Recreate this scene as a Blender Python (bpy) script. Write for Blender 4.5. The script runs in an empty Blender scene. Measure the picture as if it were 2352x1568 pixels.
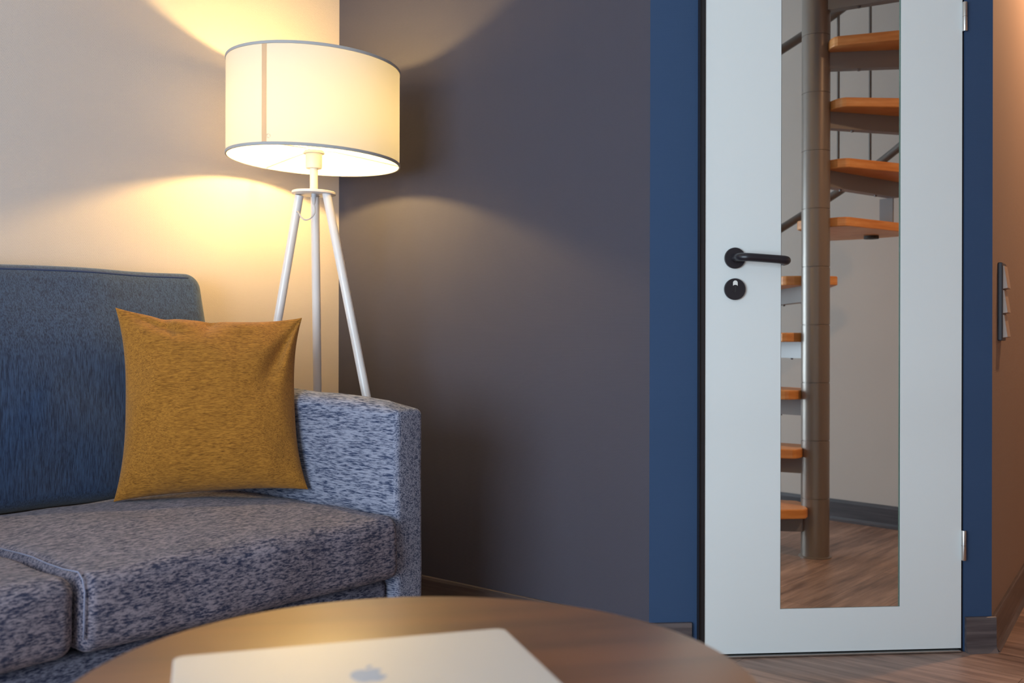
import bpy, bmesh, math, random
from mathutils import Vector, Matrix, noise

random.seed(4)
R = math.radians
scene = bpy.context.scene
COL = scene.collection

# ---------------------------------------------------------------- camera
F = 2287.0
EYE = 0.83
cam_data = bpy.data.cameras.new('camera')
cam_data.sensor_width = 36.0
cam_data.lens = 36.0 * F / 2352.0
cam_data.clip_start = 0.05
cam_data.dof.use_dof = True
cam_data.dof.focus_distance = 2.62
cam_data.dof.aperture_fstop = 4.0
cam = bpy.data.objects.new('camera', cam_data)
COL.objects.link(cam)
cam.location = (0, 0, EYE)
cam.rotation_euler = (R(90), R(-0.12), 0)
scene.camera = cam

# ---------------------------------------------------------------- world, exposure
world = bpy.data.worlds.new('world')
scene.world = world
world.use_nodes = True
world.node_tree.nodes['Background'].inputs[0].default_value = (0.62, 0.78, 1.0, 1)
world.node_tree.nodes['Background'].inputs[1].default_value = 1.0
scene.view_settings.view_transform = 'Standard'
scene.view_settings.look = 'None'
scene.view_settings.gamma = 1.0
scene.view_settings.use_curve_mapping = False
scene.view_settings.exposure = 0.0

# room directions
A_DARK = R(-39.7)
A_DOOR = R(5.0)
A_SOFA = R(50.2)
A_EXT = R(57.0)
CORNER = Vector((-0.592, 3.40))
def dirv(a): return Vector((math.cos(a), math.sin(a)))
D1 = dirv(A_DARK)                 # along the dark wall, towards the door
D2 = dirv(A_SOFA + math.pi)       # along the beige wall, towards the window
DOOR0 = Vector((0.507, 2.612))    # lower left corner of the door leaf
DX = dirv(A_DOOR); DN = dirv(A_DOOR + math.pi/2)   # along the door, into the wall
def doorpt(x, y): return DOOR0 + DX*x + DN*y

# daylight: the window stands in the wall at the far left, behind the camera
WIN_T = 4.0
win_a = CORNER + D2*WIN_T
def area_light(name, loc, rot_dir, sx, sy, energy, color):
    l = bpy.data.lights.new(name, 'AREA'); l.shape = 'RECTANGLE'; l.size = sx; l.size_y = sy
    l.energy = energy; l.color = color
    o = bpy.data.objects.new(name, l); COL.objects.link(o); o.location = loc
    o.rotation_euler = Vector(rot_dir).to_track_quat('-Z', 'Y').to_euler()
    return o
wc = win_a + D1*1.7 + D2*0.16
area_light('daylight', (wc.x, wc.y, 1.00), (-D2.x, -D2.y, 0.0), 2.3, 1.6, 160.0, (0.68, 0.86, 1.0))

BULB_RADIANCE = 1090.0
BULB_COLOR = (1.0, 0.68, 0.23)
SPOT_ENERGY = 98.0

# ---------------------------------------------------------------- helpers
def srgb(r, g, b):
    def f(v):
        v /= 255.0
        return v/12.92 if v <= 0.04045 else ((v+0.055)/1.055)**2.4
    return (f(r), f(g), f(b), 1.0)

def obj(name, bm, mat, parent=None, smooth=False, loc=None):
    bmesh.ops.recalc_face_normals(bm, faces=bm.faces)
    me = bpy.data.meshes.new(name); bm.to_mesh(me); bm.free()
    if mat: me.materials.append(mat)
    if smooth:
        for p in me.polygons: p.use_smooth = True
    o = bpy.data.objects.new(name, me); COL.objects.link(o)
    if loc is not None: o.location = loc
    if parent: o.parent = parent
    return o

def auto_smooth(o, ang=35):
    me = o.data
    for p in me.polygons: p.use_smooth = True
    try: me.set_sharp_from_angle(angle=R(ang))
    except Exception: pass
    return o

def bevel(o, w, seg=2):
    m = o.modifiers.new('bevel', 'BEVEL'); m.width = w; m.segments = seg; m.limit_method = 'ANGLE'
    m.harden_normals = False
    return o

def thing(name, label, cat, loc=(0,0,0), rotz=0, group=None):
    o = bpy.data.objects.new(name, None); COL.objects.link(o)
    o.empty_display_size = 0.1
    o.location = loc; o.rotation_euler = (0, 0, rotz)
    o['label'] = label; o['category'] = cat
    if group: o['group'] = group
    return o

def struct(o): o['kind'] = 'structure'; return o

def add_box(bm, x0, x1, y0, y1, z0, z1, M=None):
    vs = [bm.verts.new((x, y, z)) for z in (z0, z1) for y in (y0, y1) for x in (x0, x1)]
    for f in ((0,2,3,1),(4,5,7,6),(0,1,5,4),(2,6,7,3),(0,4,6,2),(1,3,7,5)):
        bm.faces.new([vs[i] for i in f])
    if M is not None: bmesh.ops.transform(bm, matrix=M, verts=vs)
    return vs

def add_prism(bm, pts, z0, z1):
    a = [bm.verts.new((p[0], p[1], z0)) for p in pts]; b = [bm.verts.new((p[0], p[1], z1)) for p in pts]
    bm.faces.new(a[::-1]); bm.faces.new(b)
    n = len(pts)
    for i in range(n): bm.faces.new((a[i], a[(i+1)%n], b[(i+1)%n], b[i]))
    return a+b

def add_lathe(bm, prof, n=48, M=None, closed=False):
    """prof: list of (r, z); axis z"""
    rings = []; vs = []
    for r, z in prof:
        if r < 1e-6:
            v = bm.verts.new((0, 0, z)); rings.append([v]); vs.append(v)
        else:
            ring = [bm.verts.new((r*math.cos(2*math.pi*i/n), r*math.sin(2*math.pi*i/n), z)) for i in range(n)]
            rings.append(ring); vs += ring
    pairs = list(zip(rings[:-1], rings[1:]))
    if closed: pairs.append((rings[-1], rings[0]))
    for a, b in pairs:
        for i in range(n):
            j = (i+1) % n
            if len(a) == 1 and len(b) == 1: continue
            if len(a) == 1: bm.faces.new((a[0], b[j], b[i]))
            elif len(b) == 1: bm.faces.new((a[i], a[j], b[0]))
            else: bm.faces.new((a[i], a[j], b[j], b[i]))
    if M is not None: bmesh.ops.transform(bm, matrix=M, verts=vs)
    return vs

def catmull(pts, sub=6):
    P = [Vector(p) for p in pts]; P = [2*P[0]-P[1]] + P + [2*P[-1]-P[-2]]
    out = []
    for i in range(1, len(P)-2):
        for k in range(sub):
            t = k/sub
            out.append(0.5*((2*P[i]) + (-P[i-1]+P[i+1])*t + (2*P[i-1]-5*P[i]+4*P[i+1]-P[i+2])*t*t + (-P[i-1]+3*P[i]-3*P[i+1]+P[i+2])*t**3))
    out.append(P[-2]); return out

def add_tube(bm, pts, r, n=12, round_end=False):
    """tube along pts with radius r (number or list)"""
    P = [Vector(p) for p in pts]; rs = r if isinstance(r, (list, tuple)) else [r]*len(P)
    if round_end:
        d = (P[-1]-P[-2]).normalized(); rr = rs[-1]; base = P[-1]; rs = list(rs)
        for a in (30, 55, 75, 88):
            P.append(base + d*rr*math.sin(R(a))); rs.append(rr*math.cos(R(a)))
    T = []
    for i in range(len(P)):
        a = P[max(i-1, 0)]; b = P[min(i+1, len(P)-1)]; T.append((b-a).normalized())
    up = Vector((0, 0, 1)) if abs(T[0].z) < 0.9 else Vector((1, 0, 0))
    u = T[0].cross(up).normalized(); rings = []
    for i in range(len(P)):
        u = (u - T[i]*u.dot(T[i])).normalized(); v = T[i].cross(u)
        rings.append([bm.verts.new(P[i] + (u*math.cos(2*math.pi*k/n) + v*math.sin(2*math.pi*k/n))*rs[i]) for k in range(n)])
    for a, b in zip(rings[:-1], rings[1:]):
        for i in range(n):
            j = (i+1) % n; bm.faces.new((a[i], a[j], b[j], b[i]))
    bm.faces.new(rings[0][::-1]); bm.faces.new(rings[-1])

def soft_box(x0, x1, y0, y1, z0, z1, r, step=0.03, k=5, fn=None):
    """box with rounded edges and a dense grid, for upholstery"""
    bm = bmesh.new()
    lo = Vector((x0, y0, z0)); hi = Vector((x1, y1, z1)); c = (lo+hi)/2; h = (hi-lo)/2
    def axis(H):
        rr = min(r, H*0.98)
        inner = H-rr; m = max(1, int(2*inner/step))
        bev = [math.tan(R(45*i/k))*rr for i in range(1, k+1)]
        return [-inner-b for b in reversed(bev)] + [-inner + 2*inner*i/m for i in range(m+1)] + [inner+b for b in bev]
    ax = [axis(h[i]) for i in range(3)]
    cache = {}
    def V(i, j, l):
        key = (i, j, l)
        if key not in cache:
            p = Vector((ax[0][i], ax[1][j], ax[2][l]))
            q = Vector([max(-(h[a]-min(r, h[a]*.98)), min(h[a]-min(r, h[a]*.98), p[a])) for a in range(3)])
            d = p-q
            p = q + d.normalized()*r if d.length > 1e-9 else p
            p = p + c
            if fn: p = fn(p)
            cache[key] = bm.verts.new(p)
        return cache[key]
    N = [len(a)-1 for a in ax]
    for i in range(N[0]):
        for j in range(N[1]):
            for l in (0, N[2]): bm.faces.new((V(i,j,l), V(i+1,j,l), V(i+1,j+1,l), V(i,j+1,l)))
    for i in range(N[0]):
        for l in range(N[2]):
            for j in (0, N[1]): bm.faces.new((V(i,j,l), V(i+1,j,l), V(i+1,j,l+1), V(i,j,l+1)))
    for j in range(N[1]):
        for l in range(N[2]):
            for i in (0, N[0]): bm.faces.new((V(i,j,l), V(i,j+1,l), V(i,j+1,l+1), V(i,j,l+1)))
    return bm

# ---------------------------------------------------------------- materials
class NT:
    def __init__(s, name):
        s.m = bpy.data.materials.new(name); s.m.use_nodes = True
        s.t = s.m.node_tree; s.b = s.t.nodes['Principled BSDF']; s.out = s.t.nodes['Material Output']
    def n(s, kind, **kw):
        nd = s.t.nodes.new(kind)
        for k, v in kw.items():
            if k in nd.inputs: nd.inputs[k].default_value = v
            else: setattr(nd, k, v)
        return nd
    def l(s, a, b): s.t.links.new(a, b)
    def coords(s, scale=(1,1,1), rot=(0,0,0), kind='Object'):
        tc = s.n('ShaderNodeTexCoord'); mp = s.n('ShaderNodeMapping')
        mp.inputs['Scale'].default_value = scale; mp.inputs['Rotation'].default_value = rot
        s.l(tc.outputs[kind], mp.inputs['Vector']); return mp.outputs[0]
    def noise(s, vec, scale=1, detail=2, rough=.5):
        nd = s.n('ShaderNodeTexNoise'); s.l(vec, nd.inputs['Vector'])
        nd.inputs['Scale'].default_value = scale; nd.inputs['Detail'].default_value = detail; nd.inputs['Roughness'].default_value = rough
        return nd.outputs[0]
    def ramp(s, fac, stops):
        nd = s.n('ShaderNodeValToRGB'); s.l(fac, nd.inputs[0]); e = nd.color_ramp.elements
        while len(e) < len(stops): e.new(0.5)
        for el, (p, c) in zip(e, stops): el.position = p; el.color = c
        return nd.outputs[0]
    def mixc(s, fac, a, b, blend='MIX'):
        nd = s.n('ShaderNodeMix', data_type='RGBA', blend_type=blend)
        for i, v in ((0, fac), (6, a), (7, b)):
            if hasattr(v, 'is_output'): s.l(v, nd.inputs[i])
            else: nd.inputs[i].default_value = v
        return nd.outputs[2]
    def math(s, op, a, b=None):
        nd = s.n('ShaderNodeMath', operation=op)
        for i, v in ((0, a), (1, b)):
            if v is None: continue
            if hasattr(v, 'is_output'): s.l(v, nd.inputs[i])
            else: nd.inputs[i].default_value = v
        return nd.outputs[0]
    def bump(s, h, strength, dist=0.002):
        nd = s.n('ShaderNodeBump'); nd.inputs['Strength'].default_value = strength; nd.inputs['Distance'].default_value = dist
        s.l(h, nd.inputs['Height']); s.l(nd.outputs[0], s.b.inputs['Normal'])

def plain(name, col, rough=.5, metal=0.0, spec=.5):
    s = NT(name)
    s.b.inputs['Base Color'].default_value = col; s.b.inputs['Roughness'].default_value = rough
    s.b.inputs['Metallic'].default_value = metal; s.b.inputs['Specular IOR Level'].default_value = spec
    v = s.noise(s.coords((1,1,1)), 60, 2)
    s.bump(v, .03, .0005)
    return s.m

def wallpaper(name, col, ang, strength=.35, rough=.85):
    """painted woven wallpaper: short ribs in rows; ang turns the pattern along the wall"""
    s = NT(name); vec = s.coords((1,1,1), (0,0,-ang))
    sep = s.n('ShaderNodeSeparateXYZ'); s.l(vec, sep.inputs[0])
    cmb = s.n('ShaderNodeCombineXYZ'); s.l(sep.outputs[0], cmb.inputs[0]); s.l(sep.outputs[2], cmb.inputs[1])
    br = s.n('ShaderNodeTexBrick'); s.l(cmb.outputs[0], br.inputs['Vector'])
    br.inputs['Scale'].default_value = 1; br.inputs['Brick Width'].default_value = .0062; br.inputs['Row Height'].default_value = .0040
    br.inputs['Mortar Size'].default_value = .0008; br.inputs['Mortar Smooth'].default_value = 1.0
    br.inputs['Color1'].default_value = (1,1,1,1); br.inputs['Color2'].default_value = (.6,.6,.6,1); br.inputs['Mortar'].default_value = (0,0,0,1)
    nz = s.noise(cmb.outputs[0], 260, 2)
    hgt = s.math('ADD', br.outputs[0], nz)
    big = s.noise(cmb.outputs[0], 3, 2)
    dk = (col[0]*.94, col[1]*.94, col[2]*.94, 1)
    s.l(s.mixc(big, col, dk), s.b.inputs['Base Color'])
    s.b.inputs['Roughness'].default_value = rough; s.b.inputs['Specular IOR Level'].default_value = .3
    s.bump(hgt, strength, .0008)
    return s.m

def heather(name, light, dark, axis, fine=1.0, lo=.42, hi=.60, bump=.6, sheen=.1, an=6.0):
    """melange weave; dashes run along the given local axis"""
    s = NT(name)
    sc = [420*fine, 420*fine, 420*fine]; sc['xyz'.index(axis)] = 420*fine/an
    v = s.coords(tuple(sc))
    a = s.noise(v, 1, 3, .65)
    v2 = s.coords(tuple(c*.33 for c in sc)); b = s.noise(v2, 1, 2, .5)
    mix = s.math('ADD', s.math('MULTIPLY', a, .76), s.math('MULTIPLY', b, .24))
    col = s.ramp(mix, [(lo, dark), (hi, light)])
    s.l(col, s.b.inputs['Base Color'])
    s.b.inputs['Roughness'].default_value = .9; s.b.inputs['Specular IOR Level'].default_value = .2
    s.b.inputs['Sheen Weight'].default_value = sheen; s.b.inputs['Sheen Roughness'].default_value = .5
    weave = s.noise(s.coords((900, 900, 900)), 1, 1)
    s.bump(s.math('ADD', mix, s.math('MULTIPLY', weave, .5)), bump, .0015)
    return s.m

def woodfloor(name, ang):
    s = NT(name); vec = s.coords((1,1,1), (0,0,-ang))
    br = s.n('ShaderNodeTexBrick'); s.l(vec, br.inputs['Vector'])
    br.inputs['Scale'].default_value = 1; br.inputs['Brick Width'].default_value = 1.2; br.inputs['Row Height'].default_value = .18
    br.inputs['Mortar Size'].default_value = .0012; br.inputs['Mortar Smooth'].default_value = .3
    br.inputs['Color1'].default_value = (.85,.85,.85,1); br.inputs['Color2'].default_value = (1.1,1.1,1.1,1); br.inputs['Mortar'].default_value = (.35,.35,.35,1)
    mp = s.n('ShaderNodeMapping'); s.l(vec, mp.inputs[0]); mp.inputs['Scale'].default_value = (3, 34, 1)
    g1 = s.noise(mp.outputs[0], 1, 6, .65)
    mp2 = s.n('ShaderNodeMapping'); s.l(vec, mp2.inputs[0]); mp2.inputs['Scale'].default_value = (1.2, 6, 1)
    g2 = s.noise(mp2.outputs[0], 1, 3, .55)
    g = s.math('ADD', s.math('MULTIPLY', g1, .6), s.math('MULTIPLY', g2, .4))
    col = s.ramp(g, [(.36, srgb(92,72,64)), (.5, srgb(142,115,102)), (.64, srgb(176,146,130))])
    s.l(s.mixc(1.0, col, br.outputs[0], 'MULTIPLY'), s.b.inputs['Base Color'])
    s.b.inputs['Roughness'].default_value = .42
    s.bump(s.math('ADD', g1, br.outputs[1]), .12, .001)
    return s.m

def woodgrain(name, c0, c1, c2, ang=0.0, scale=(2.5, 50, 50), rough=.4):
    s = NT(name); vec = s.coords((1,1,1), (0,0,-ang))
    mp = s.n('ShaderNodeMapping'); s.l(vec, mp.inputs[0]); mp.inputs['Scale'].default_value = scale
    g = s.noise(mp.outputs[0], 1, 5, .6)
    s.l(s.ramp(g, [(.30, c0), (.5, c1), (.70, c2)]), s.b.inputs['Base Color'])
    s.b.inputs['Roughness'].default_value = rough
    s.bump(g, .1, .0008)
    return s.m

M_beige = wallpaper('beige_wallpaper', (.68,.575,.52,1), A_SOFA, .5)
M_dark = wallpaper('dark_grey_wallpaper', (.064,.059,.079,1), A_DARK, .35)
M_blue = wallpaper('blue_paint', (.033,.068,.145,1), A_DOOR, .15, .7)
M_taupe = wallpaper('taupe_wallpaper', (.33,.235,.19,1), A_EXT, .3)
M_stairwall = wallpaper('stair_wall_paint', (.50,.44,.40,1), A_EXT, .1)
M_ceiling = plain('ceiling_paint', (.75,.74,.72,1), .9)
M_floor = woodfloor('wood_floor', A_DARK)
M_base_d = woodgrain('baseboard_wood', srgb(66,58,60), srgb(84,75,76), srgb(104,93,92), A_DARK, (4, 60, 90), .35)
M_base_e = woodgrain('baseboard_wood_corridor', srgb(66,58,60), srgb(84,75,76), srgb(104,93,92), A_EXT, (4, 60, 90), .35)
M_base_b = woodgrain('baseboard_wood_door', srgb(66,58,60), srgb(84,75,76), srgb(104,93,92), A_DOOR, (4, 60, 90), .35)
M_base_s = woodgrain('baseboard_wood_stairs', srgb(46,41,45), srgb(58,52,56), srgb(70,62,66), A_EXT, (4, 60, 90), .5)
M_door = plain('white_door_paint', srgb(226,229,228), .38)
M_black = plain('black_rubber', (.012,.010,.012,1), .5)
M_handle = plain('black_handle_coating', (.016,.013,.018,1), .33)
M_steel = plain('brushed_steel', (.62,.60,.58,1), .28, 1.0)
M_alu = plain('threshold_aluminium', (.42,.41,.40,1), .35, 1.0)
M_white = plain('white_lacquer', (.84,.78,.76,1), .28)
M_cord = plain('cord_plastic', (.50,.49,.52,1), .5)
M_trim = plain('grey_shade_trim', (.42,.40,.40,1), .8)
M_plastic = plain('white_plastic', (.82,.80,.76,1), .4)
M_sock = plain('white_socket', (.80,.77,.70,1), .45)
M_pole = plain('grey_stair_paint', (.24,.20,.175,1), .32, .45)
M_bracket = plain('grey_bracket_paint', (.23,.215,.215,1), .42, .25)
M_rail = plain('grey_rail_paint', (.17,.155,.145,1), .42, .3)
M_groove = plain('dark_groove', (.05,.045,.04,1), .7)
M_tread = woodgrain('orange_beech', srgb(196,122,60), srgb(212,140,76), srgb(224,160,100), 0, (6, 6, 60), .42)
M_switch = plain('dark_switch_plastic', (.045,.05,.065,1), .45)
M_rocker = plain('switch_rocker_plastic', (.42,.31,.25,1), .45)  # light grey rockers; the warm corridor light is painted into this colour
M_lid = plain('silver_laptop_metal', (.66,.64,.63,1), .52, .45)
M_lapdark = plain('laptop_dark_underside', (.05,.05,.055,1), .5)
M_logo = plain('logo_sky_tint', (.34,.42,.56,1), .5, .1)  # bluish base colour stands in for the window sky mirrored in the emblem

M_arm = heather('sofa_arm_weave', srgb(148,149,166), srgb(48,58,86), 'y', .80, .41, .56, .8, .1, 9)
M_seat = heather('sofa_seat_weave', srgb(144,134,144), srgb(46,50,74), 'x', .62, .41, .59, .9, .08, 3.2)
M_backf = heather('sofa_back_weave', srgb(54,76,110), srgb(25,38,66), 'z', 1.0, .40, .60, .5, .45, 14)
M_basef = heather('sofa_base_weave', srgb(120,122,140), srgb(40,46,70), 'x', .65, .40, .60, .6, .08, 3.2)
M_pillow = heather('mustard_weave', srgb(186,124,46), srgb(108,64,14), 'x', 1.7, .34, .62, 1.0, .15, 10)
M_piping = plain('light_piping', srgb(122,122,142), .9)
M_seam = plain('dark_blue_piping', srgb(50,64,100), .9)

def table_mat():
    s = NT('dark_table_veneer')
    v = s.coords((1.5, 22, 1)); g = s.noise(v, 1, 4, .55)
    s.l(s.ramp(g, [(.38, srgb(88,50,28)), (.62, srgb(118,72,40))]), s.b.inputs['Base Color'])
    s.b.inputs['Roughness'].default_value = .45
    s.b.inputs['Specular IOR Level'].default_value = .5; s.b.inputs['Specular Tint'].default_value = (1,.80,.52,1)
    s.b.inputs['Coat Weight'].default_value = 1; s.b.inputs['Coat Tint'].default_value = (1,.84,.52,1); s.b.inputs['Coat Roughness'].default_value = .36; s.b.inputs['Coat IOR'].default_value = 2.5
    return s.m
M_table = table_mat()

def shade_mat(name, trans, col):
    s = NT(name); t = s.t
    d = s.n('ShaderNodeBsdfDiffuse'); tr = s.n('ShaderNodeBsdfTranslucent'); mx = s.n('ShaderNodeMixShader')
    d.inputs[0].default_value = col; tr.inputs[0].default_value = col
    wv = s.noise(s.coords((500, 500, 500)), 1, 1)
    bp = s.n('ShaderNodeBump'); bp.inputs['Strength'].default_value = .15; bp.inputs['Distance'].default_value = .0004
    s.l(wv, bp.inputs['Height']); s.l(bp.outputs[0], d.inputs['Normal'])
    mx.inputs[0].default_value = trans
    s.l(d.outputs[0], mx.inputs[1]); s.l(tr.outputs[0], mx.inputs[2]); s.l(mx.outputs[0], s.out.inputs[0])
    return s.m
M_shade = shade_mat('white_shade_fabric', .142, (.52,.505,.50,1))
M_shseam = shade_mat('shade_seam_fabric', .5, (.80,.62,.46,1))

def emit(name, col, strength):
    s = NT(name); s.b.inputs['Base Color'].default_value = (0,0,0,1)
    s.b.inputs['Emission Color'].default_value = (*col, 1); s.b.inputs['Emission Strength'].default_value = strength
    return s.m
M_bulb = emit('glowing_bulb', BULB_COLOR, BULB_RADIANCE)
M_spotlens = emit('glowing_downlight', (1,.72,.42), 4.0)

def mirror_mat():
    s = NT('mirror_silver')
    s.b.inputs['Metallic'].default_value = 1; s.b.inputs['Roughness'].default_value = 0.0
    s.b.inputs['Base Color'].default_value = (.86,.88,.86,1)
    return s.m
M_mirror = mirror_mat()
M_edge = plain('mirror_green_edge', (.10,.16,.13,1), .15)

def pane_mat():
    s = NT('window_pane'); g = s.n('ShaderNodeBsdfGlossy'); tr = s.n('ShaderNodeBsdfTransparent'); mx = s.n('ShaderNodeMixShader')
    g.inputs['Roughness'].default_value = 0.02; mx.inputs[0].default_value = .06
    s.l(tr.outputs[0], mx.inputs[1]); s.l(g.outputs[0], mx.inputs[2]); s.l(mx.outputs[0], s.out.inputs[0])
    return s.m
M_pane = pane_mat()

# ---------------------------------------------------------------- room shell
HT = 2.55
def wall(name, p, q, out, mat, z0=0.0, z1=HT, th=.12, holes=None):
    """wall between plan points p and q; out = plan vector away from the room"""
    p = Vector(p); q = Vector(q); L = (q-p).length; u = (q-p)/L; n = Vector(out).normalized()
    bm = bmesh.new()
    rects = [(0, L, z0, z1)]
    if holes:
        a, b, c, d = holes
        rects = [(0, a, z0, z1), (b, L, z0, z1), (a, b, z0, c), (a, b, d, z1)]
    for a, b, c, d in rects:
        P = [p+u*a, p+u*b, p+u*b+n*th, p+u*a+n*th]
        add_prism(bm, P, c, d)
    return struct(obj(name, bm, mat))

E_DARK = doorpt(-.146, .01)
EXT0 = doorpt(.789, .0)
EXTD = dirv(A_EXT); EXTN = Vector((-EXTD.y, EXTD.x))      # EXTN points away from the corridor
EXT1 = EXT0 + EXTD*1.9
# stair wall (seen in the mirror), found by reflecting its mirror image
def refl(v):
    v = Vector(v); d = (v-DOOR0).dot(DN); return v - DN*2*d
ST_A = refl((1.31, 4.85)); ST_B = refl((1.71, 4.42)); STD = (ST_B-ST_A).normalized(); STN = Vector((STD.y, -STD.x))
wdir = D1
# intersection of window wall with stair wall
def isect(p, d, q, e):
    det = d.x*(-e.y) + e.x*d.y
    t = ((q.x-p.x)*(-e.y) + e.x*(q.y-p.y))/det
    return p + d*t
WS = isect(win_a, D1, ST_A, STD)
ST_END = ST_A + STD*((EXT1-ST_A).dot(STD))

wall('wall_left', CORNER, win_a, -D1, M_beige)
wall('wall_back', CORNER + D1*0, E_DARK, Vector((-D1.y, D1.x)), M_dark)
wlen = (WS-win_a).length
wall('wall_window', win_a, WS, D2, M_beige, holes=(.55, 2.85, .12, 2.25))
wall('wall_stairs', WS, ST_END, STN, M_stairwall)
wall('wall_corridor', EXT0, EXT1, EXTN, M_taupe)
wall('wall_corridor_end', EXT1, ST_END, EXTD, M_taupe)

# window
bm = bmesh.new()
nW = D2; u = D1
def wbox(bm, a, b, c, d, o0, o1):
    P = [win_a+u*a+nW*o0, win_a+u*b+nW*o0, win_a+u*b+nW*o1, win_a+u*a+nW*o1]
    add_prism(bm, P, c, d)
for a, b, c, d in ((.55,.61,.12,2.25),(2.79,2.85,.12,2.25),(.61,2.79,.12,.18),(.61,2.79,2.19,2.25),(1.67,1.73,.18,2.19)):
    wbox(bm, a, b, c, d, .04, .09)
wf = struct(obj('window_1', bm, M_plastic))
bm = bmesh.new(); wbox(bm, .61, 2.79, .18, 2.19, .062, .066)
obj('pane', bm, M_pane, wf)

# blue wall with the door opening
bm = bmesh.new()
def dbox(bm, x0, x1, y0, y1, z0, z1):
    P = [doorpt(x0, y0), doorpt(x1, y0), doorpt(x1, y1), doorpt(x0, y1)]
    add_prism(bm, P, z0, z1)
dbox(bm, -.146, -.018, .01, .12, 0, HT)
dbox(bm, .711, .789, .0, .12, 0, HT)
dbox(bm, -.018, .711, .01, .12, 2.06, HT)
struct(obj('wall_door', bm, M_blue))

# floor and ceiling
poly = [CORNER - D1*.15 - D2*.15, win_a - D1*.15 + D2*.2, WS + D2*.25 + STN*.15, ST_END + STN*.2 + STD*.2, EXT1 + EXTN*.15 + STD*.2, EXT0 + EXTN*.02 + DN*.15 , doorpt(.789, .45), doorpt(-.2, .45)]
bm = bmesh.new(); add_prism(bm, poly, -.05, 0); struct(obj('floor', bm, M_floor))
bm = bmesh.new(); add_prism(bm, poly, HT, HT+.05); struct(obj('ceiling', bm, M_ceiling))

# baseboards with a coved toe
def baseboard(name, p, q, inn, mat, h=.094):
    p = Vector(p); q = Vector(q); n = Vector(inn).normalized()
    prof = [(0,0),(.022,0),(.019,.003),(.013,.010),(.0105,.020),(.010,.086),(.0085,.0925),(.006,h),(0,h)]
    bm = bmesh.new(); a = []; b = []
    for d, z in prof:
        w = p+n*d; a.append(bm.verts.new((w.x, w.y, z))); w = q+n*d; b.append(bm.verts.new((w.x, w.y, z)))
    bm.faces.new(a); bm.faces.new(b[::-1])
    for i in range(len(prof)):
        j = (i+1) % len(prof); bm.faces.new((a[i], a[j], b[j], b[i]))
    return struct(obj(name, bm, mat))
DKN = Vector((D1.y, -D1.x))
baseboard('baseboard_back', CORNER, E_DARK, DKN, M_base_d)
baseboard('baseboard_left', CORNER, win_a, D1, M_base_d)
baseboard('baseboard_door', E_DARK, doorpt(-.034, .01), -DN, M_base_b)
baseboard('baseboard_door_right', doorpt(.713, .0), doorpt(.797, .0), -DN, M_base_b)
baseboard('baseboard_corridor', EXT0, EXT1, -EXTN, M_base_e)
baseboard('baseboard_stairs', WS, ST_END, -STN, M_base_s, .10)
baseboard('baseboard_window', win_a, WS, -D2, M_base_d)

# ---------------------------------------------------------------- door
door = bpy.data.objects.new('door_1', None); COL.objects.link(door)
door.location = (DOOR0.x, DOOR0.y, 0); door.rotation_euler = (0, 0, A_DOOR); struct(door)
DW = .703; MX0, MX1, MZ0, MZ1 = .2035, .532, .1245, 1.93
bm = bmesh.new()
add_box(bm, 0, MX0, 0, .04, .010, 2.04); add_box(bm, MX1, DW, 0, .04, .010, 2.04)
add_box(bm, MX0, MX1, 0, .04, .010, MZ0); add_box(bm, MX0, MX1, 0, .04, MZ1, 2.04); add_box(bm, MX0, MX1, .012, .04, MZ0, MZ1)
bmesh.ops.remove_doubles(bm, verts=bm.verts, dist=1e-5)
obj('door_leaf', bm, M_door, door)
bm = bmesh.new(); add_box(bm, MX0+.001, MX1-.0022, .0035, .0105, MZ0+.001, MZ1-.001)
mir = obj('mirror', bm, M_mirror, door); mir['label'] = 'tall narrow mirror set flush in the door'
bm = bmesh.new(); add_box(bm, MX1-.0022, MX1-.0004, .0012, .0105, MZ0+.001, MZ1-.001)
obj('mirror_edge', bm, M_edge, mir)
bm = bmesh.new(); add_box(bm, MX0+.0002, MX0+.0012, .0008, .0105, MZ0+.0005, MZ1-.001)
obj('gasket', bm, M_black, mir)
# seals in the gaps beside the leaf
bm = bmesh.new(); add_box(bm, -.0175, -.001, -.004, .05, .001, 2.05)
bevel(obj('door_seal', bm, M_black, door), .003)
bm = bmesh.new(); add_box(bm, -.0185, -.0178, -.012, .012, .001, 2.05)
obj('frame_edge', bm, M_black, door)
bm = bmesh.new(); add_box(bm, .7035, .7105, .006, .05, .001, 2.05)
obj('door_seal', bm, M_black, door)
bm = bmesh.new(); add_box(bm, -.0175, .7105, .0415, .06, .001, 2.058)
obj('door_stop', bm, M_black, door)
bm = bmesh.new(); add_box(bm, .01, .700, -.010, .036, .0003, .0065)
bevel(obj('threshold', bm, M_alu, door), .003)
# hinges
for za, zb in ((1.664, 1.742), (.246, .326)):
    bm = bmesh.new(); zm = (za+zb)/2
    Mh = Matrix.Translation((.7072, -.0055, 0))
    add_lathe(bm, [(0,za),(.0055,za),(.0062,za+.002),(.0062,zm-.001),(.0052,zm-.0005),(.0052,zm+.0005),(.0062,zm+.001),(.0062,zb-.002),(.0055,zb),(0,zb)], 20, Mh)
    auto_smooth(obj('hinge', bm, M_steel, door))
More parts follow.
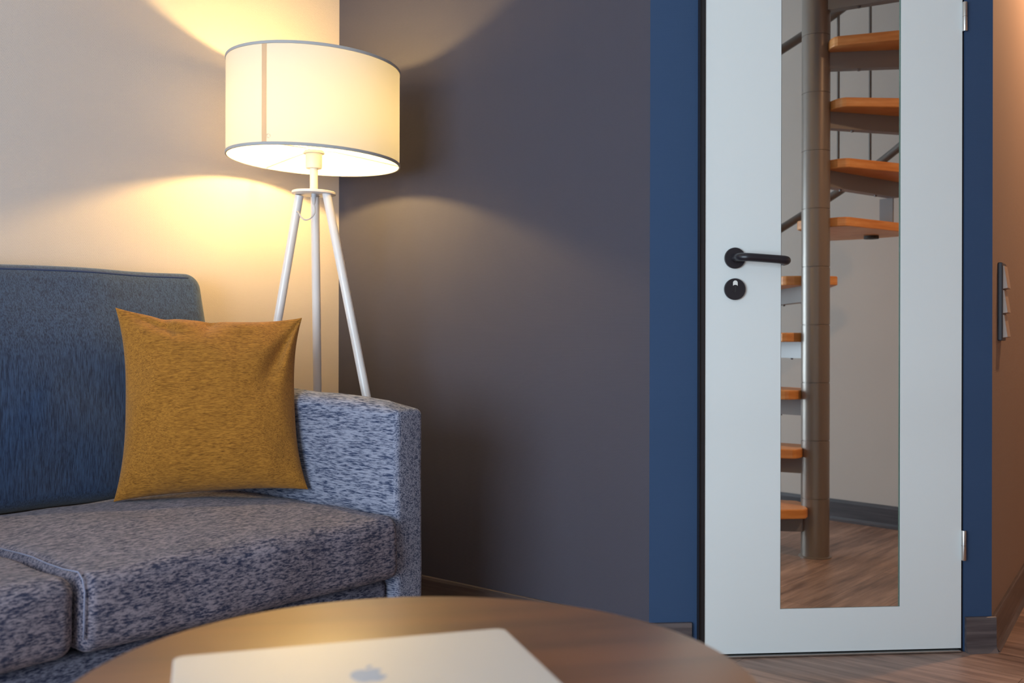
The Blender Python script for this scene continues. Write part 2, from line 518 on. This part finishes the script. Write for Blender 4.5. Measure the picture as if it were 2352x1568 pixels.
# lever handle
RX = Matrix.Rotation(R(90), 4, 'X')
HX, HZ = .0775, 1.050
bm = bmesh.new()
add_lathe(bm, [(0,0),(.0268,0),(.0275,.001),(.0275,.0075),(.0262,.009),(.012,.0092),(0,.0092)], 56, Matrix.Translation((HX, 0, HZ)) @ RX)
rose = auto_smooth(obj('handle_rose', bm, M_handle, door))
bm = bmesh.new()
pts = catmull([(HX, -.004, HZ), (HX, -.030, HZ), (HX+.004, -.043, HZ-.0003), (HX+.016, -.052, HZ-.001), (HX+.032, -.054, HZ-.0018), (HX+.075, -.054, HZ-.0045), (HX+.108, -.054, HZ-.0068), (HX+.119, -.051, HZ-.0076), (HX+.126, -.042, HZ-.008), (HX+.128, -.030, HZ-.0085), (HX+.128, -.016, HZ-.0087)], 6)
add_tube(bm, pts, .0108, 20, round_end=True)
auto_smooth(obj('lever', bm, M_handle, rose), 50)
bm = bmesh.new()
LZ = .9685
add_lathe(bm, [(0,0),(.0272,0),(.0282,.001),(.0282,.0075),(.0268,.009),(.0,.0092)], 56, Matrix.Translation((HX, 0, LZ)) @ RX)
lock = auto_smooth(obj('lock_rose', bm, M_handle, door))
bm = bmesh.new()   # white indicator: arch with a scooped lower edge
top = [(HX+.0062*math.cos(R(a)), LZ+.0165+.0062*math.sin(R(a))) for a in range(0, 181, 15)]
low = [(HX+.0062*math.cos(R(a)), LZ+.0082+.0030*math.sin(R(a))) for a in range(180, -1, -20)]
vv = [bm.verts.new((x, -.0096, z)) for x, z in top+low]
f = bm.faces.new(vv); ex = bmesh.ops.extrude_face_region(bm, geom=[f])
bmesh.ops.translate(bm, vec=(0, .0010, 0), verts=[e for e in ex['geom'] if isinstance(e, bmesh.types.BMVert)])
obj('indicator', bm, M_plastic, lock)
bm = bmesh.new(); add_lathe(bm, [(0,.0088),(.0075,.0088),(.0075,.0098),(0,.0098)], 32, Matrix.Translation((HX, 0, LZ-.001)) @ RX)
turn = auto_smooth(obj('turn_disc', bm, M_handle, lock))
bm = bmesh.new(); add_box(bm, HX-.0006, HX+.0006, -.0100, -.0094, LZ-.0075, LZ+.007); obj('slot', bm, M_groove, lock)

# ---------------------------------------------------------------- light switch on the corridor wall
sw0 = EXT0 + EXTD*.10
sw = thing('light_switch', 'dark three-gang light switch plate on the brown wall right of the door', 'light switch', (sw0.x, sw0.y, .835), A_EXT)
bm = bmesh.new(); add_box(bm, 0, .082, -.0125, -.0002, 0, .218)
bevel(obj('switch_plate', bm, M_switch, sw), .003)
for k in range(3):
    z0 = .008 + k*.068
    bm = bmesh.new()
    pr = [(-.0125, z0), (-.0255, z0+.002), (-.0165, z0+.064), (-.0125, z0+.065)]
    a = [bm.verts.new((.008, y, z)) for y, z in pr]; b = [bm.verts.new((.074, y, z)) for y, z in pr]
    bm.faces.new(a); bm.faces.new(b[::-1])
    for i in range(4): bm.faces.new((a[i], a[(i+1)%4], b[(i+1)%4], b[i]))
    bevel(obj('rocker', bm, M_rocker, sw), .0012)

# ---------------------------------------------------------------- corridor downlight
spx = EXT0 + Vector((.293,.153)).normalized()*.95
dl = thing('ceiling_downlight', 'small round recessed downlight in the ceiling of the corridor past the door', 'ceiling light', (spx.x, spx.y, HT))
bm = bmesh.new(); add_lathe(bm, [(.038,0),(.05,0),(.052,-.006),(.040,-.008),(.036,-.002)], 40, closed=True); auto_smooth(obj('bezel', bm, M_steel, dl))
bm = bmesh.new(); add_lathe(bm, [(0,-.001),(.037,-.001)], 40); obj('lens', bm, M_spotlens, dl)
sl = bpy.data.lights.new('downlight', 'SPOT'); sl.energy = SPOT_ENERGY; sl.color = (1,.60,.32); sl.spot_size = R(150); sl.spot_blend = .6; sl.shadow_soft_size = .035
so = bpy.data.objects.new('downlight_glow', sl); COL.objects.link(so); so.parent = dl; so.location = (0,0,-.03)

# ---------------------------------------------------------------- spiral staircase (stands at the right, seen in the mirror)
CV = Vector((1.176, 3.85))          # its mirror image, behind the door plane
CR = refl(CV)
stair = thing('spiral_staircase', 'grey metal spiral staircase with orange wooden treads, reflected in the door mirror', 'staircase', (CR.x, CR.y, 0))
def vang(a): return R(10.0 - a)     # heading in the mirror image -> heading in the room
bm = bmesh.new()
pr = .0535; prof = [(0,0),(.062,0),(.062,.004),(pr,.006)]
joints = [.2285 + .2227*k for k in range(11)]
for z in joints:
    if z < HT-.02: prof += [(pr, z-.0022), (pr-.0022, z-.0014), (pr-.0022, z+.0014), (pr, z+.0022)]
prof += [(pr, HT), (0, HT)]
add_lathe(bm, prof, 56)
auto_smooth(obj('pole', bm, M_pole, stair), 30)
NTREAD = 10
RO = .57
for k in range(NTREAD):
    a = (173,151,129,108,92,47,37,15,-8,-30)[k]; zt = joints[k] - .030
    ang = vang(a)
    bm = bmesh.new()
    t12 = math.tan(R(12)); n0 = .105
    pts = [(.045, -n0)]
    def edge(x): return n0 + (x-.045)*t12
    xo = RO*math.cos(R(20))
    pts = [(.040,-n0+.035), (.050,-n0+.006), (.062,-edge(.062))]
    pts += [(xo, -edge(xo))]
    for q in range(-3, 4):
        th = math.atan2(edge(xo), xo)*q/4.0; rr = math.hypot(xo, edge(xo)); pts.append((rr*math.cos(th), rr*math.sin(th)))
    pts += [(xo, edge(xo)), (.062, edge(.062)), (.050, n0-.006), (.040, n0-.035)]
    vs = add_prism(bm, pts, -.036, 0)
    tr = obj('tread', bm, M_tread, stair)
    tr.location = (0, 0, zt); tr.rotation_euler = (0, 0, ang)
    bevel(tr, .004, 2)
    bm = bmesh.new()
    add_box(bm, .045, RO-.03, -.021, .021, -.100, -.0362)
    # bolts under the arm
    for x in (.16, .40):
        add_lathe(bm, [(0,-.1),(.006,-.1),(.006,-.106),(0,-.107)], 10, Matrix.Translation((x, 0, 0)))
    if k == 5: bm.free(); continue
    br = obj('tread_bracket', bm, M_bracket, tr); auto_smooth(br, 30)
# outer rails and balusters, on the wall side only
def rz(a): return 1.32 + (90-a)*.0066
def rpt(a, z, r=.60):
    t = vang(a); return (r*math.cos(t), r*math.sin(t), z)
bm = bmesh.new(); add_tube(bm, [rpt(a, rz(a)) for a in range(135, -1, -5)], .0175, 14); auto_smooth(obj('lower_rail', bm, M_rail, stair), 50)
bm = bmesh.new(); add_tube(bm, [rpt(a, rz(a)+.80) for a in range(135, 38, -5)], .020, 14); auto_smooth(obj('handrail', bm, M_rail, stair), 50)
for a in (129, 116, 103, 90, 77, 64, 51, 38, 25, 12):
    top = min(rz(a)+.80, HT-.01)
    if a in (77, 90, 103): continue
    bm = bmesh.new(); add_tube(bm, [rpt(a, rz(a)), rpt(a, top)], .0062, 10); auto_smooth(obj('baluster', bm, M_rail, stair), 50)
# flat riser post joining two treads at the outer rim
bm = bmesh.new()
t0 = vang(40)
add_box(bm, RO-.05, RO-.042, -.03, .03, joints[5]-.03, joints[6]-.13, Matrix.Rotation(t0, 4, 'Z'))
obj('riser_post', bm, M_bracket, stair)
bm = bmesh.new(); add_lathe(bm, [(0,-.012),(.03,-.012),(.03,0),(0,0)], 24, Matrix.Translation((.46*math.cos(vang(44)), .46*math.sin(vang(44)), joints[5]-.0665)))
auto_smooth(obj('foot_plate', bm, M_groove, stair))

# ---------------------------------------------------------------- sofa
P0 = Vector((-.3065, 2.298))
sofa = thing('sofa', 'blue-grey woven fabric sofa against the beige wall', 'sofa', (P0.x, P0.y, 0), A_SOFA)
def wob(p, amp, s):
    return noise.noise(Vector(p)*s)*amp
XI = .0745; XL = -1.62
def sx(v, a, b): # smooth 0..1
    t = max(0, min(1, (v-a)/(b-a))); return t*t*(3-2*t)
# base
bm = soft_box(XL, XI-.002, .045, .905, .06, .262, .02, .08, 3)
obj('base', bm, M_basef, sofa, True)
# seat cushions
def seat_fn(x0, x1):
    def fn(p):
        u = (p.x-x0)/(x1-x0); v = p.y/.76
        top = sx(p.z, .30, .42)
        dome = (math.sin(math.pi*max(0, min(1, u)))**.6)*(math.sin(math.pi*max(.0, min(1, v)))**.7)
        z = p.z + top*(.022*dome) + wob((p.x, p.y, 0), .006, 7)*top
        y = p.y - .012*math.sin(math.pi*max(0, min(1, u)))**.5*(1-sx(p.y, 0, .3))*math.sin(math.pi*max(0, min(1, (p.z-.27)/.15))) + wob((p.x, 3, p.z), .006, 9)*(1-sx(p.y, 0, .3))
        x = p.x + wob((5, p.y, p.z), .005, 8)
        return Vector((x, y, z))
    return fn
bm = soft_box(-.706, XI-.003, .0, .76,   .268, .415, .030, .025, 5, seat_fn(-.706, XI-.003)); obj('seat_cushion', bm, M_seat, sofa, True)
bm = soft_box(XL+.10, -.710, .004, .76, .268, .413, .030, .025, 5, seat_fn(XL+.1, -.710)); obj('seat_cushion', bm, M_seat, sofa, True)
# arm at the corner side
def arm_fn(p):
    x, y, z = p
    t = sx(z, .45, .66)
    crown = math.sin(math.pi*max(0, min(1, (x-XI)/.093)))
    z2 = z + t*(.042*(y-.02) if y < .5 else .02) + t*.020*crown*sx(y, .02, .11) + wob((x, y, 2), .003, 12)*t
    x2 = x + wob((1, y, z), .003, 9)
    return Vector((x2, y, z2))
bm = soft_box(XI, XI+.093, .02, .90, .03, .664, .016, .03, 4, arm_fn)
arm = obj('arm', bm, M_arm, sofa, True)
bm = soft_box(XL, XL+.093, .02, .90, .03, .664, .016, .06, 4, None)
obj('arm', bm, M_arm, sofa, True)
# back
def back_fn(x0, x1):
    def fn(p):
        x, y, z = p
        t = (z-.41)/.61; fr = 1-sx(y, .76, .86)
        u = max(0, min(1, (x-x0)/(x1-x0)))
        y2 = y + (.022*t + .060*sx(t, .60, 1.05))*max(0, 1-(y-.752)/.153) - .018*math.sin(math.pi*max(0, min(1, t)))*fr*math.sin(math.pi*u)**.4 + wob((x, z, 4), .008, 6)*fr
        x2 = x - .004*sx(t, 0, 1)*sx(u, .5, 1) + .03*sx(t, 0, 1)*(1-sx(u, 0, .5)) + wob((7, y, z), .004, 9)
        z2 = z + wob((x, 8, 1), .007, 5)*sx(t, .6, 1)
        return Vector((x2, y2, z2))
    return fn
BX0, BX1 = -.80, .078
bf = back_fn(BX0, BX1)
bm = soft_box(BX0, BX1-.004, .752, .905, .41, 1.022, .042, .03, 6, bf)
back = obj('back_cushion', bm, M_backf, sofa, True)
bm = bmesh.new()
pp = []
for i in range(61):
    x = BX0+.035 + (BX1-BX0-.08)*i/60
    pp.append(bf(Vector((x, .7645, 1.0100))))
add_tube(bm, pp, .0028, 8)
obj('piping', bm, M_seam, back, True)
bm = soft_box(XL+.1, BX0-.006, .752, .905, .41, 1.022, .042, .04, 6, back_fn(XL+.1, BX0-.006)); obj('back_cushion', bm, M_backf, sofa, True)
for x, y in ((XL+.06, .07), (XI+.03, .07), (XL+.06, .86), (XI+.03, .86)):
    bm = bmesh.new(); add_lathe(bm, [(0,0),(.018,0),(.022,.03),(0,.03)], 20, Matrix.Translation((x, y, 0))); auto_smooth(obj('foot', bm, M_black, sofa))
# light stitched seam where the two seat cushions meet
bm = bmesh.new()
fnr = seat_fn(-.706, XI-.003)
pts = [fnr(Vector((-.700, .004, z))) + Vector((0, -.001, 0)) for z in (.30, .33, .36, .385)]
pts += [fnr(Vector((-.700, .011, .405))) + Vector((0, -.001, .001)), fnr(Vector((-.697, .030, .4145))) + Vector((0, 0, .001))]
pts += [fnr(Vector((-.697, y, .4135))) + Vector((0, 0, .0005)) for y in (.08, .14, .2, .26, .32, .4)]
add_tube(bm, pts, .0017, 8); obj('seat_piping', bm, M_piping, sofa, True)

# ---------------------------------------------------------------- throw pillow
def pillow():
    # corner points found on the sofa: on the seat, leaning back
    BL = Vector((-.983, 2.458, .432)); BR = Vector((-.522, 2.553, .450))
    TL = Vector((-1.020, 2.560, .915)); TR = Vector((-.560, 2.655, .892))
    o = (BL+BR)/2
    ex = (BR-BL).normalized(); up = (TL+TR-BL-BR).normalized(); nrm = ex.cross(up).normalized()  # towards the camera
    if nrm.y > 0: nrm = -nrm
    bm = bmesh.new(); N = 56
    def P(u, v, s):
        # concave sides, straight-pointed corners
        pin = .027
        uu = u; vv = v
        eu = 4*v*(1-v); ev = 4*u*(1-u)
        c = lambda q: 1-abs(2*q-1)**2.6
        uu = .5 + (u-.5)*(1 - 2*(pin/.47)*c(v)*(abs(2*u-1)**1.5))
        vv = .5 + (v-.5)*(1 - 2*((pin*.85 if v > .5 else pin*.45)/.47)*c(u)*(abs(2*v-1)**1.5))
        vv -= .011*(math.exp(-((u-.25)/.05)**2)+.8*math.exp(-((u-.50)/.045)**2))*max(0, v-.86)/.14
        base = BL*(1-uu)*(1-vv) + BR*uu*(1-vv) + TL*(1-uu)*vv + TR*uu*vv
        t = (max(0, 1-abs(2*u-1)**2.4)**.55)*(max(0, 1-abs(2*v-1)**2.4)**.55)
        th = .068*t*(1.08-.25*v)
        d = nrm*s*th
        w = 0
        if t > 0:
            edge = (1-t)
            w += .006*noise.noise(Vector((u*7, v*5, s*3)))*min(1, t*2)
            w += (.007*math.sin(u*16+v*3)*math.exp(-((1-v)/.10)**2) - .012*math.exp(-((u-.27-(1-v)*.3)/.022)**2)*math.exp(-((1-v)/.12)**2) - .012*math.exp(-((u-.50+(1-v)*.2)/.022)**2)*math.exp(-((1-v)/.11)**2))*min(1, t*3)
            # folds fanning from the upper right corner
            dx, dy = 1-u, 1-v; rr = math.hypot(dx, dy); an = math.atan2(dy, dx)
            w += -.017*math.exp(-((an-1.12)/.13)**2)*math.exp(-((rr-.30)/.21)**2)
            w += .008*math.exp(-((an-1.38)/.10)**2)*math.exp(-((rr-.30)/.2)**2)
            dx, dy = u, 1-v; rr = math.hypot(dx, dy); an = math.atan2(dy, dx)
            w += -.008*math.exp(-((an-.30)/.12)**2)*math.exp(-((rr-.28)/.14)**2)
        return base + d + nrm*s*w
    grid = {}
    for s in (1, -1):
        for i in range(N+1):
            for j in range(N+1):
                if s == -1 and (i in (0, N) or j in (0, N)): grid[(s,i,j)] = grid[(1,i,j)]; continue
                # denser near the rim
                f = lambda q: .5-.5*math.cos(math.pi*q)
                grid[(s,i,j)] = bm.verts.new(P(f(i/N), f(j/N), s))
    for s in (1, -1):
        for i in range(N):
            for j in range(N):
                q = [grid[(s,i,j)], grid[(s,i+1,j)], grid[(s,i+1,j+1)], grid[(s,i,j+1)]]
                bm.faces.new(q if s == 1 else q[::-1])
    # local frame so the weave runs along the pillow
    Mx = Matrix((ex, -nrm, ex.cross(-nrm))).transposed().to_4x4(); Mx.translation = o
    bmesh.ops.transform(bm, matrix=Mx.inverted(), verts=bm.verts)
    ob = obj('throw_pillow', bm, M_pillow, None, True); ob.matrix_world = Mx
    ob['label'] = 'mustard yellow square cushion leaning in the corner of the sofa'; ob['category'] = 'cushion'
pillow()

# ---------------------------------------------------------------- floor lamp
LX, LY = -.580, 2.91
lamp = thing('floor_lamp', 'white tripod floor lamp with a lit drum shade in the corner', 'floor lamp', (LX, LY, 0))
ZP = 1.262
bm = bmesh.new(); add_lathe(bm, [(0,-.004),(.062,-.004),(.0635,-.003),(.0635,.003),(.062,.004),(0,.004)], 64, Matrix.Translation((0,0,ZP)) @ Matrix.Rotation(R(1.5),4,'Y'))
auto_smooth(obj('top_plate', bm, M_white, lamp))
for a, ra, rb in ((97, .044, .30), (160, .049, .298), (337, .044, .335)):
    c, s = math.cos(R(a)), math.sin(R(a))
    bm = bmesh.new(); add_tube(bm, [(ra*c, ra*s, ZP-.004), (rb*c, rb*s, .0)], .0127, 24)
    bm.verts.ensure_lookup_table()
    leg = auto_smooth(obj('leg', bm, M_white, lamp), 50)
bm = bmesh.new(); add_lathe(bm, [(0,ZP+.003),(.0115,ZP+.003),(.0115,1.340),(0,1.340)], 32); auto_smooth(obj('stem', bm, M_sock, lamp))
bm = bmesh.new(); add_lathe(bm, [(0,1.334),(.022,1.334),(.0235,1.338),(.0240,1.376),(.0305,1.377),(.0305,1.381),(.0235,1.381),(.0265,1.382),(.0265,1.386),(.0225,1.388),(.020,1.390),(.019,1.399),(0,1.400)], 40)
auto_smooth(obj('socket', bm, M_sock, lamp), 30)
BZ = 1.463
bm = bmesh.new(); add_lathe(bm, [(.011,BZ-.026),(.018,BZ-.018),(.023,BZ-.008),(.0245,BZ),(.023,BZ+.009),(.018,BZ+.017),(.009,BZ+.023),(0,BZ+.0245)], 28)
obj('bulb', bm, M_bulb, lamp, True)
bm = bmesh.new(); add_lathe(bm, [(0,1.400),(.0115,1.400),(.0115,1.42),(.011,BZ-.0262),(0,BZ-.0262)], 24); auto_smooth(obj('bulb_base', bm, M_sock, lamp), 30)
# drum shade, hanging slightly askew
RS = .2486; ZB, ZT = 1.355, 1.632
tilt = Matrix(((1,0,0,0),(0,1,0,0),(-.048,0,1,0),(0,0,0,1)))   # the rims hang a little lower on the right
bm = bmesh.new(); add_lathe(bm, [(RS, ZB), (RS, ZB+.09), (RS, ZB+.18), (RS, ZT)], 128, tilt)
shade = obj('lamp_shade', bm, M_shade, lamp, True)
for z in (ZB, ZT):
    bm = bmesh.new(); s = 1 if z == ZB else -1
    add_lathe(bm, [(RS-.0022, z-s*.0015), (RS+.0016, z-s*.0015), (RS+.0022, z), (RS+.0018, z+s*.0065), (RS+.0006, z+s*.0068), (RS-.0022, z+s*.004)], 128, tilt, closed=True)
    auto_smooth(obj('shade_trim', bm, M_trim, shade), 60)
bm = bmesh.new()   # overlap seam of the fabric
a0, a1 = R(247.6), R(251.2)
for i in range(4):
    ta, tb = a0+(a1-a0)*i/4, a0+(a1-a0)*(i+1)/4
    q = [bm.verts.new(((RS+.0008)*math.cos(t), (RS+.0008)*math.sin(t), z)) for t, z in ((ta, ZB+.004), (tb, ZB+.004), (tb, ZT-.004), (ta, ZT-.004))]
    bm.faces.new(q)
bmesh.ops.transform(bm, matrix=tilt, verts=bm.verts); bmesh.ops.remove_doubles(bm, verts=bm.verts, dist=1e-5)
obj('shade_seam', bm, M_shseam, shade, True)
bm = bmesh.new()   # small printed three-part mark beside the seam
for k in range(3):
    for m in range(5):
        an = R(90+120*k+m*17); an2 = R(90+120*k+(m+1)*17)
        q = []
        for aa, r in ((an, .0045), (an2, .0045), (an2, .0058), (an, .0058)):
            t = R(252.6) + r*math.cos(aa)/RS; q.append(bm.verts.new(((RS+.0010)*math.cos(t), (RS+.0010)*math.sin(t), ZB+.022+r*math.sin(aa))))
        bm.faces.new(q)
bmesh.ops.transform(bm, matrix=tilt, verts=bm.verts)
obj('printed_mark', bm, plain('mark_ink', (.45,.38,.30,1), .8), shade)
for a in (136.6, 6.6, 256):
    c, s = math.cos(R(a)), math.sin(R(a))
    bm = bmesh.new(); p1 = tilt @ Vector((RS*c, RS*s, ZB+.002))
    add_tube(bm, [(.026*c, .026*s, 1.386), (.06*c, .06*s, 1.384), p1], .0014, 8); obj('shade_wire', bm, M_sock, shade, True)
# cord with its grip
bm = bmesh.new(); add_lathe(bm, [(0,1.225),(.0035,1.225),(.0065,1.237),(.0075,1.256),(0,1.256)], 20, Matrix.Translation((.006,-.03,0))); auto_smooth(obj('cord_grip', bm, M_cord, lamp))
bm = bmesh.new()
c2, s2 = math.cos(R(160)), math.sin(R(160))
add_tube(bm, catmull([(.006,-.03,1.228), (.009,-.032,1.212), (.007,-.03,1.198), (-.003,-.036,1.184), (-.016,-.04,1.179), (-.028,-.036,1.186), (-.036,-.026,1.197), (-.043,-.014,1.206), (-.052,.010,1.209)], 6), .0022, 8)
obj('cord', bm, M_cord, lamp, True)

# ---------------------------------------------------------------- round table and laptop
TZ = .49; TC = Vector((-.095, .99)); TR_ = .342
table = thing('round_table', 'low round dark brown table in the foreground', 'table', (TC.x, TC.y, 0), R(12))
bm = bmesh.new(); add_lathe(bm, [(0,TZ-.022),(TR_-.006,TZ-.022),(TR_,TZ-.016),(TR_,TZ-.004),(TR_-.001,TZ-.001),(TR_-.004,TZ),(0,TZ)], 128)
auto_smooth(obj('table_top', bm, M_table, table), 30)
bm = bmesh.new(); add_lathe(bm, [(0,.012),(.03,.012),(.03,TZ-.03),(.07,TZ-.026),(.07,TZ-.0222),(0,TZ-.0222)], 40); auto_smooth(obj('pedestal', bm, M_black, table), 30)
bm = bmesh.new(); add_lathe(bm, [(0,0),(.21,0),(.212,.004),(.20,.010),(.03,.014),(0,.014)], 64); auto_smooth(obj('table_base', bm, M_black, table), 30)

h = EYE - TZ - .0165
def lidpt(px, py): 
    Y = h*F/(py-784); return Vector(((px-1176)/F*Y, Y))
La = lidpt(400, 1509); Lb = lidpt(1158, 1441)
lx = (Lb-La).normalized(); ly = Vector((lx.y, -lx.x)); LW = (Lb-La).length; LD = LW*.69
ang = math.atan2(lx.y, lx.x)
lap = thing('laptop', 'closed silver laptop lying on the round table', 'laptop', (La.x, La.y, TZ), ang)
def rrect(x0, x1, y0, y1, r, n=8):
    pts = []
    for cx, cy, a in ((x1-r, y1-r, 0), (x0+r, y1-r, 90), (x0+r, y0+r, 180), (x1-r, y0+r, 270)):
        for i in range(n+1): t = R(a+90*i/n); pts.append((cx+r*math.cos(t), cy+r*math.sin(t)))
    return pts
bm = bmesh.new(); add_prism(bm, rrect(0, LW, -LD, 0, .012), .0103, .0165); bevel(auto_smooth(obj('lid', bm, M_lid, lap)), .0012, 3)
bm = bmesh.new(); add_prism(bm, rrect(0, LW, -LD, 0, .012), .0025, .0096); bevel(auto_smooth(obj('laptop_base', bm, M_lid, lap)), .002, 3)
bm = bmesh.new(); add_prism(bm, rrect(.004, LW-.004, -LD+.004, -.004, .010), .0008, .0026); add_prism(bm, rrect(.004, LW-.004, -LD+.004, -.004, .010), .0095, .0104); obj('dark_gap', bm, M_lapdark, lap)
for fx in (.03, LW-.03):
    for fy in (-.03, -LD+.03):
        bm = bmesh.new(); add_lathe(bm, [(0,0),(.007,0),(.007,.0009),(0,.0009)], 16, Matrix.Translation((fx, fy, 0))); obj('rubber_foot', bm, M_black, lap)
# fruit-shaped emblem in the middle of the lid, its leaf pointing to the hinge at the far side
def emblem():
    bm = bmesh.new(); cx, cy = LW*.515, -LD*.47; S = .0195
    body = [(0,.72),(.22,.84),(.50,.86),(.78,.66),(.62,.42),(.56,.12),(.66,-.14),(.86,-.30),(.70,-.68),(.42,-1.0),(.18,-1.0),(0,-.92),(-.18,-1.0),(-.44,-1.0),(-.74,-.64),(-.90,-.16),(-.88,.30),(-.66,.70),(-.36,.86),(-.14,.80)]
    sm = catmull([(x, y, 0) for x, y in body+[body[0]]], 4)[:-1]
    leaf = [(.0,.95),(.05,1.22),(.22,1.44),(.40,1.50),(.38,1.26),(.22,1.04)]
    for pts in ([(p.x, p.y) for p in sm], leaf):
        add_prism(bm, [(cx+x*S, cy+y*S) for x, y in pts], .0166, .01672)
    bmesh.ops.triangulate(bm, faces=[f for f in bm.faces if len(f.verts) > 4])
    o = obj('emblem', bm, M_logo, lap); o['label'] = 'polished fruit emblem, bluish sky reflection painted into its colour'
emblem()
